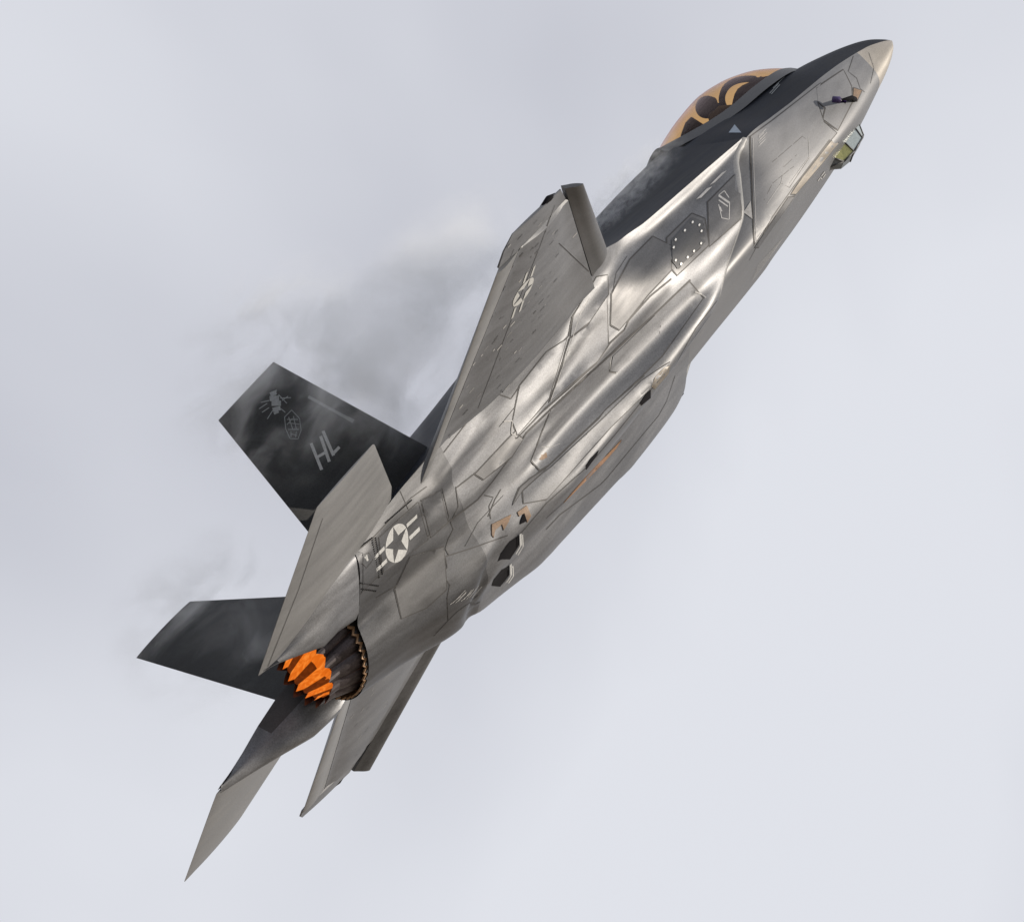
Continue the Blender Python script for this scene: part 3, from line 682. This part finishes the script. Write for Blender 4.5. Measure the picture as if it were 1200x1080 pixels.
# --- markings
def frame_map(cx, cy, tgt, du, off_r=1.):
    """tangent frame on the skin: u along du, v across it; returns (u, v) -> surface point"""
    c, nn, _ = on_skin(cx, cy, tgt); u = Vector(du); u = (u-nn*u.dot(nn)).normalized(); v = nn.cross(u)
    if v.z < 0: v = -v
    def f(a, b_):
        best = None
        for t in tgt.split('+'):
            h = T[t].ray_cast(c+u*a+v*b_+nn*.6, -nn)
            if h[0] is not None and (best is None or h[3] < best[2]): best = (h[0], h[1] if h[1].dot(nn) > 0 else -h[1], h[3])
        return best
    return f
def roundel(cx, cy, tgt, du, r, parent, mk, flip=1):
    f = frame_map(cx, cy, tgt, du)
    def star(ro, ri): return [((ro if i % 2 == 0 else ri)*math.sin(math.pi*i/5), flip*(ro if i % 2 == 0 else ri)*math.cos(math.pi*i/5)) for i in range(10)]
    N_ = 40
    for k in range(5):      # the disc is left light between the star's points
        P = []
        a0, a1 = 2*math.pi*k/5, 2*math.pi*(k+1)/5
        for i in range(9):
            a = a0+(a1-a0)*i/8; P.append((r*math.sin(a), flip*r*math.cos(a)))
        ri = r*.4; am = (a0+a1)/2; P.append((ri*math.sin(am), flip*ri*math.cos(am)))
        if abs(P[0][0]-P[-1][0]) < 1e-6: continue
        patch('roundel_segment', P, mk, step=.05, off=.006, mapf=f, skirt=False, parent=parent)
    for s_ in (1, -1):
        for v0 in (.28, -.50):
            P = [(s_*r*1.02, v0*r), (s_*r*1.02, (v0+.22)*r), (s_*r*1.95, (v0+.22)*r), (s_*r*1.95, v0*r)]
            patch('roundel_bar', P, mk, step=.05, off=.006, mapf=f, skirt=False, parent=parent)
roundel(613, 342, 'wing', (0, 1, 0), .205, wing_objs[1], M['mark'], flip=-1)
roundel(464.5, 636, 'body', (-1, 0, .02), .235, body, M['mark'])
fin = fin_objs[1]
def bar(name, a, b_, w, tgt='fin', m=None, parent=fin, off=.005):
    d = (b_[0]-a[0], b_[1]-a[1]); l_ = math.hypot(*d); n_ = (-d[1]/l_*w/2, d[0]/l_*w/2)
    return patch(name, [(a[0]+n_[0], a[1]+n_[1]), (b_[0]+n_[0], b_[1]+n_[1]), (b_[0]-n_[0], b_[1]-n_[1]), (a[0]-n_[0], a[1]-n_[1])], m or M['markd'], tgt, off, 6, parent, skirt=False)
def join_bars(name, bars, m, parent, tgt='fin'):
    mb = MB()
    for a, b_, w in bars:
        d = (b_[0]-a[0], b_[1]-a[1]); l_ = math.hypot(*d); n_ = (-d[1]/l_*w/2, d[0]/l_*w/2)
        r_ = patch(name, [(a[0]+n_[0], a[1]+n_[1]), (b_[0]+n_[0], b_[1]+n_[1]), (b_[0]-n_[0], b_[1]-n_[1]), (a[0]-n_[0], a[1]-n_[1])], m, tgt, .006+.001*(len(mb.V) % 3), 6, skirt=False, build=False)
        if r_: mb.add(*r_)
    return mb.build(name, m, parent, smooth=False)
Z5 = lambda a, b_: (240+a*.2778, 400+b_*.2778)
join_bars('tail_code_letter', [(Z5(447, 430), Z5(492, 542), 3.6), (Z5(487, 400), Z5(524, 508), 3.6), (Z5(468, 492), Z5(505, 470), 3.2)], M['code'], fin)['label'] = 'letter H of the tail code'
join_bars('tail_code_letter', [(Z5(497, 378), Z5(542, 482), 3.6), (Z5(536, 478), Z5(566, 446), 3.4)], M['code'], fin)['label'] = 'letter L of the tail code'
bar('tail_stripe', Z5(436, 234), Z5(600, 324), 3.4, m=M['markd']); bar('tail_stripe', Z5(598, 322), Z5(626, 338), 4.4, m=M['markd'])
# squadron shield and flag emblem, in outline
join_bars('unit_shield', [(Z5(a, b_), Z5(c, d), .9) for a, b_, c, d in ((365, 290, 398, 325), (398, 325, 405, 375), (405, 375, 392, 412), (392, 412, 358, 410), (358, 410, 340, 370), (340, 370, 335, 320), (335, 320, 365, 290),
    (345, 330, 392, 330), (350, 345, 398, 350), (352, 320, 370, 372), (372, 316, 384, 368), (350, 372, 396, 372), (362, 380, 362, 405), (385, 380, 382, 405), (345, 352, 368, 326), (388, 398, 360, 390))], M['markd'], fin)
join_bars('unit_flag_emblem', [(Z5(a, b_), Z5(c, d), w) for a, b_, c, d, w in ((275, 225, 300, 215, 5), (272, 242, 312, 240, 6), (280, 262, 320, 262, 6), (285, 290, 318, 282, 5), (290, 305, 310, 296, 3), (228, 285, 262, 262, 1), (240, 300, 270, 280, 1), (262, 328, 285, 292, 1),
    (318, 240, 362, 238, 1), (310, 225, 345, 262, 1), (235, 258, 270, 250, 1), (300, 205, 296, 228, 1.2), (325, 250, 350, 232, 1), (320, 285, 338, 300, 1))], M['markd'], fin)
# nose markings
patch('warning_triangle', [(861, 146.5), (869, 156), (854, 156)], M['markb'], 'nose+body', .006, 4, skirt=False)
patch('warning_triangle', [(879.5, 236), (881.5, 257), (871, 249)], M['mark2'], 'nose', .006, 4, skirt=False)
Z1 = lambda a, b_: (760+a*.2685, 20+b_*.2685)
join_bars('intake_emblem', [(Z1(a, b_), Z1(c, d), w) for a, b_, c, d, w in ((305, 780, 352, 812, 2.4), (305, 800, 345, 828, 1.6), (305, 780, 330, 760, 1), (330, 760, 350, 790, 1), (352, 812, 350, 885, 1), (350, 885, 318, 878, 1), (318, 878, 305, 820, 1), (310, 830, 318, 850, 1.5))], M['mark2'], body, 'body')
# nose number stencils
join_bars('stencil_number', [((958, 212), (961, 208), 1), ((961, 208), (963, 210), 1), ((962, 206), (966, 201), 1), ((964, 208), (967, 204), 1)], M['mark2'], nose, 'nose')
join_bars('canopy_stencil', [((902, 110), (913, 98), .8), ((904, 111), (914, 100), .8), ((906, 104), (920, 90), .8)], M['markd'], nose, 'nose')
join_bars('tail_diamond', [((427, 652), (431, 656), 2), ((429, 650), (430, 657), 2)], M['mark'], body, 'body')
join_bars('tail_diamond_outline', [(Z5(665, 900), Z5(690, 890), .7), (Z5(690, 890), Z5(708, 920), .7), (Z5(708, 920), Z5(680, 955), .7), (Z5(680, 955), Z5(662, 935), .7)], M['seam'], body, 'body')

# --- air data probe on the nose side
h = on_skin(1001, 117, 'nose'); k_ = on_skin(975, 126, 'nose')
a = h[0]+h[1]*.01; b_ = k_[0]+k_[1]*.16
mb = MB(); mb.tube([a, a.lerp(b_, .45)+h[1]*.06, b_], [.035, .03, .022], 10); pr = mb.build('air_data_probe', M['black'])
mb = MB(); mb.tube([b_+Vector((.05, 0, .09)), b_+Vector((.0, 0, .02)), b_+Vector((-.03, 0, -.06))], [.04, .045, .025], 8); mb.build('probe_cover', M['purple'], pr)

# --- faceted sensor turret under the nose
Cx = [(1.62, .0, -.42), (1.80, .10, -.42), (2.22, .17, -.46), (2.62, .16, -.53), (2.70, .0, -.56)]
V = [(1.56, 0, -.42), (1.78, .13, -.40), (2.22, .19, -.42), (2.62, .15, -.50), (2.70, 0, -.54), (2.62, -.15, -.50), (2.22, -.19, -.42), (1.78, -.13, -.40),
     (1.72, 0, -.60), (1.86, .08, -.645), (2.22, .11, -.70), (2.48, .08, -.685), (2.48, -.08, -.685), (2.22, -.11, -.70), (1.86, -.08, -.645)]
F = [(0, 1, 9, 8), (0, 8, 14, 7), (1, 2, 10, 9), (2, 3, 11, 10), (3, 4, 11), (4, 5, 12), (4, 12, 11), (5, 6, 13, 12), (6, 7, 14, 13), (8, 9, 10, 13, 14), (10, 11, 12, 13)]
V = [((x-2.1)*.84+1.98, y*.85, (z_+.45)*.85-.44) for x, y, z_ in V]
o = obj('sensor_turret', V, F, [M['turret'], M['sapphire'], M['yellow']], smooth=False)
for i, q in enumerate(o.data.polygons): q.material_index = 1 if i in (0, 1, 2) else 2 if i == 3 else 0
mb = MB()
for i_, j_ in ((0, 8), (1, 9), (2, 10), (3, 11), (8, 9), (9, 10), (10, 11), (10, 13), (4, 11)): mb.tube([V[i_], V[j_]], .012, 6)
mb.build('turret_frame', M['hatch'], o)

if SEAM.V:
    o = SEAM.build('panel_seams', M['seam'], smooth=False); o['kind'] = 'stuff'

# ------------------------------------------------------------------ pilot
def skin_body(name, joints, bones, m, parent=None, sub=2):
    me = bpy.data.meshes.new(name); ks = list(joints); me.from_pydata([joints[k][0] for k in ks], [(ks.index(a), ks.index(b_)) for a, b_ in bones], [])
    o = bpy.data.objects.new(name, me); COL.objects.link(o); me.materials.append(m)
    md = o.modifiers.new('skin', 'SKIN'); md.use_smooth_shade = True
    sv = me.skin_vertices[0].data if me.skin_vertices else None
    if sv is None:
        bm_ = None
        import bmesh
        bm_ = bmesh.new(); bm_.from_mesh(me); bm_.verts.layers.skin.verify(); bm_.to_mesh(me); bm_.free(); sv = me.skin_vertices[0].data
    for i, k in enumerate(ks):
        r_ = joints[k][1]; sv[i].radius = (r_, r_*joints[k][2] if len(joints[k]) > 2 else r_); sv[i].use_root = (i == 0)
    o.modifiers.new('sub', 'SUBSURF').render_levels = sub; o.modifiers['sub'].levels = sub
    if parent: o.parent = parent
    return o
J = {'pelvis': ((3.18, 0, .38), .16), 'waist': ((3.20, 0, .55), .14), 'chest': ((3.20, 0, .76), .17), 'neckb': ((3.17, 0, .90), .08), 'neck': ((3.13, 0, .96), .065), 'head': ((3.08, .01, 1.03), .085),
     'shl': ((3.18, -.19, .84), .075), 'ell': ((3.02, -.26, .62), .055), 'wrl': ((2.80, -.22, .60), .04), 'hal': ((2.72, -.2, .62), .04),
     'shr': ((3.18, .19, .84), .075), 'elr': ((3.02, .27, .62), .055), 'wrr': ((2.80, .24, .60), .04), 'har': ((2.72, .23, .62), .04),
     'hil': ((3.10, -.10, .36), .10), 'knl': ((2.72, -.13, .46), .075), 'anl': ((2.50, -.12, .12), .05), 'tol': ((2.34, -.12, .08), .045),
     'hir': ((3.10, .10, .36), .10), 'knr': ((2.72, .13, .46), .075), 'anr': ((2.50, .12, .12), .05), 'tor': ((2.34, .12, .08), .045)}
person = skin_body('person', J, [('pelvis', 'waist'), ('waist', 'chest'), ('chest', 'neckb'), ('neckb', 'neck'), ('neck', 'head'), ('chest', 'shl'), ('shl', 'ell'), ('ell', 'wrl'), ('wrl', 'hal'), ('chest', 'shr'), ('shr', 'elr'), ('elr', 'wrr'), ('wrr', 'har'),
    ('pelvis', 'hil'), ('hil', 'knl'), ('knl', 'anl'), ('anl', 'tol'), ('pelvis', 'hir'), ('hir', 'knr'), ('knr', 'anr'), ('anr', 'tor')], M['suit'])
person.matrix_world = JET @ Matrix.Translation((-.38, 0, .08))
person['label'] = 'pilot in dark helmet and flight suit seated under the amber canopy'; person['category'] = 'person'
def ball(name, c, r, m, parent, n=14, cut=None, rot=None):
    V = []; F = []
    for i in range(n+1):
        for j in range(2*n):
            a, b_ = math.pi*i/n, math.pi*j/n; V.append((c[0]+r[0]*math.sin(a)*math.cos(b_), c[1]+r[1]*math.sin(a)*math.sin(b_), c[2]+r[2]*math.cos(a)))
    for i in range(n):
        for j in range(2*n): F.append((i*2*n+j, i*2*n+(j+1) % (2*n), (i+1)*2*n+(j+1) % (2*n), (i+1)*2*n+j))
    return obj(name, V, F, m, parent)
helmet = ball('helmet', (3.08, .0, 1.06), (.155, .135, .14), M['black'], person)
ball('visor', (3.00, .0, 1.05), (.09, .105, .075), M['visor'], helmet)
mb = MB(); mb.tube([(2.96, 0, 1.0), (2.90, 0, .95), (2.93, .02, .85), (3.02, .05, .78)], [.05, .04, .022, .02], 8); mb.build('oxygen_mask', M['black'], person)


# ------------------------------------------------------------------ vapour shed over the wing and round the tails
def vapour(name, c, r, dens, scale, seed, thr, label, aniso=(1, 1, 1)):
    V = []; F = []; n_ = 10
    for i in range(n_+1):
        for j in range(2*n_):
            a, b_ = math.pi*i/n_, math.pi*j/n_; V.append((r[0]*math.sin(a)*math.cos(b_), r[1]*math.sin(a)*math.sin(b_), r[2]*math.cos(a)))
    for i in range(n_):
        for j in range(2*n_): F.append(((i+1)*2*n_+j, (i+1)*2*n_+(j+1) % (2*n_), i*2*n_+(j+1) % (2*n_), i*2*n_+j))
    m = bpy.data.materials.new(name+'_air'); m.use_nodes = True; n = m.node_tree.nodes; l = m.node_tree.links; n.clear()
    o_ = n.new('ShaderNodeOutputMaterial'); pv = n.new('ShaderNodeVolumePrincipled'); pv.inputs['Color'].default_value = (.93, .965, 1, 1); pv.inputs['Anisotropy'].default_value = .0
    t = n.new('ShaderNodeTexCoord'); ns = n.new('ShaderNodeTexNoise'); ns.inputs['Scale'].default_value = scale; ns.inputs['Detail'].default_value = 5; ns.inputs['Roughness'].default_value = .62; ns.inputs['Distortion'].default_value = .9
    mp = n.new('ShaderNodeMapping'); mp.inputs['Scale'].default_value = aniso; mp.inputs['Location'].default_value = (seed, seed*.7, seed*.3)
    l.new(t.outputs['Object'], mp.inputs[0]); l.new(mp.outputs[0], ns.inputs[0])
    sc_ = n.new('ShaderNodeVectorMath'); sc_.operation = 'DIVIDE'; sc_.inputs[1].default_value = r; l.new(t.outputs['Object'], sc_.inputs[0])
    ln = n.new('ShaderNodeVectorMath'); ln.operation = 'LENGTH'; l.new(sc_.outputs[0], ln.inputs[0])
    fo = n.new('ShaderNodeMapRange'); fo.inputs[1].default_value = 1; fo.inputs[2].default_value = .35; fo.inputs[3].default_value = 0; fo.inputs[4].default_value = 1; fo.interpolation_type = 'SMOOTHSTEP'; l.new(ln.outputs['Value'], fo.inputs[0])
    th = n.new('ShaderNodeMapRange'); th.inputs[1].default_value = thr; th.inputs[2].default_value = thr+.22; th.inputs[3].default_value = 0; th.inputs[4].default_value = dens; l.new(ns.outputs[0], th.inputs[0])
    mu = n.new('ShaderNodeMath'); mu.operation = 'MULTIPLY'; l.new(th.outputs[0], mu.inputs[0]); l.new(fo.outputs[0], mu.inputs[1]); l.new(mu.outputs[0], pv.inputs['Density'])
    l.new(pv.outputs[0], o_.inputs['Volume'])
    o = obj(name, V, F, m, None); o.matrix_world = JET @ Matrix.Translation(c); o['kind'] = 'stuff'; o['label'] = label; return o
vapour('vapour', (11.2, 2.5, 1.1), (2.5, 2.2, 1.0), 1.5, .95, 3.3, .46, 'white vapour torn off the upper side of the near wing', (.8, 1, 1.2))
vapour('vapour', (5.6, .8, .88), (1.6, .6, .36), 1.8, 8.0, 8.1, .45, 'thin vapour hugging the dark spine behind the canopy', (.6, 1.3, 1.3))
vapour('vapour', (12.4, 2.4, 1.9), (2.2, 1.1, 1.5), 1.3, 1.5, 5.2, .47, 'wispy vapour drifting round the near tail fin', (.7, 1, 1.2))
vapour('vapour', (13.1, -1.5, 1.6), (1.7, 1.1, 1.3), 1.2, 1.1, 14.2, .47, 'wispy vapour drifting round the far tail fin', (.7, 1, 1.2))

# ------------------------------------------------------------------ ground far below
me = bpy.data.meshes.new('ground'); me.from_pydata([(-15000, -15000, 0), (15000, -15000, 0), (15000, 15000, 0), (-15000, 15000, 0)], [], [(0, 1, 2, 3)])
gm, n, l, b = newmat('dry_airfield_ground')
t = n.new('ShaderNodeTexCoord'); q = n.new('ShaderNodeTexNoise'); q.inputs['Scale'].default_value = .02; q.inputs['Detail'].default_value = 8
r = n.new('ShaderNodeValToRGB'); r.color_ramp.elements[0].position = .35; r.color_ramp.elements[0].color = (.20, .165, .12, 1); r.color_ramp.elements[1].position = .65; r.color_ramp.elements[1].color = (.36, .30, .23, 1)
l.new(t.outputs['Object'], q.inputs[0]); l.new(q.outputs[0], r.inputs[0]); l.new(r.outputs[0], b.inputs['Base Color']); b.inputs['Roughness'].default_value = .9
me.materials.append(gm); g = bpy.data.objects.new('ground', me); COL.objects.link(g); g['kind'] = 'structure'
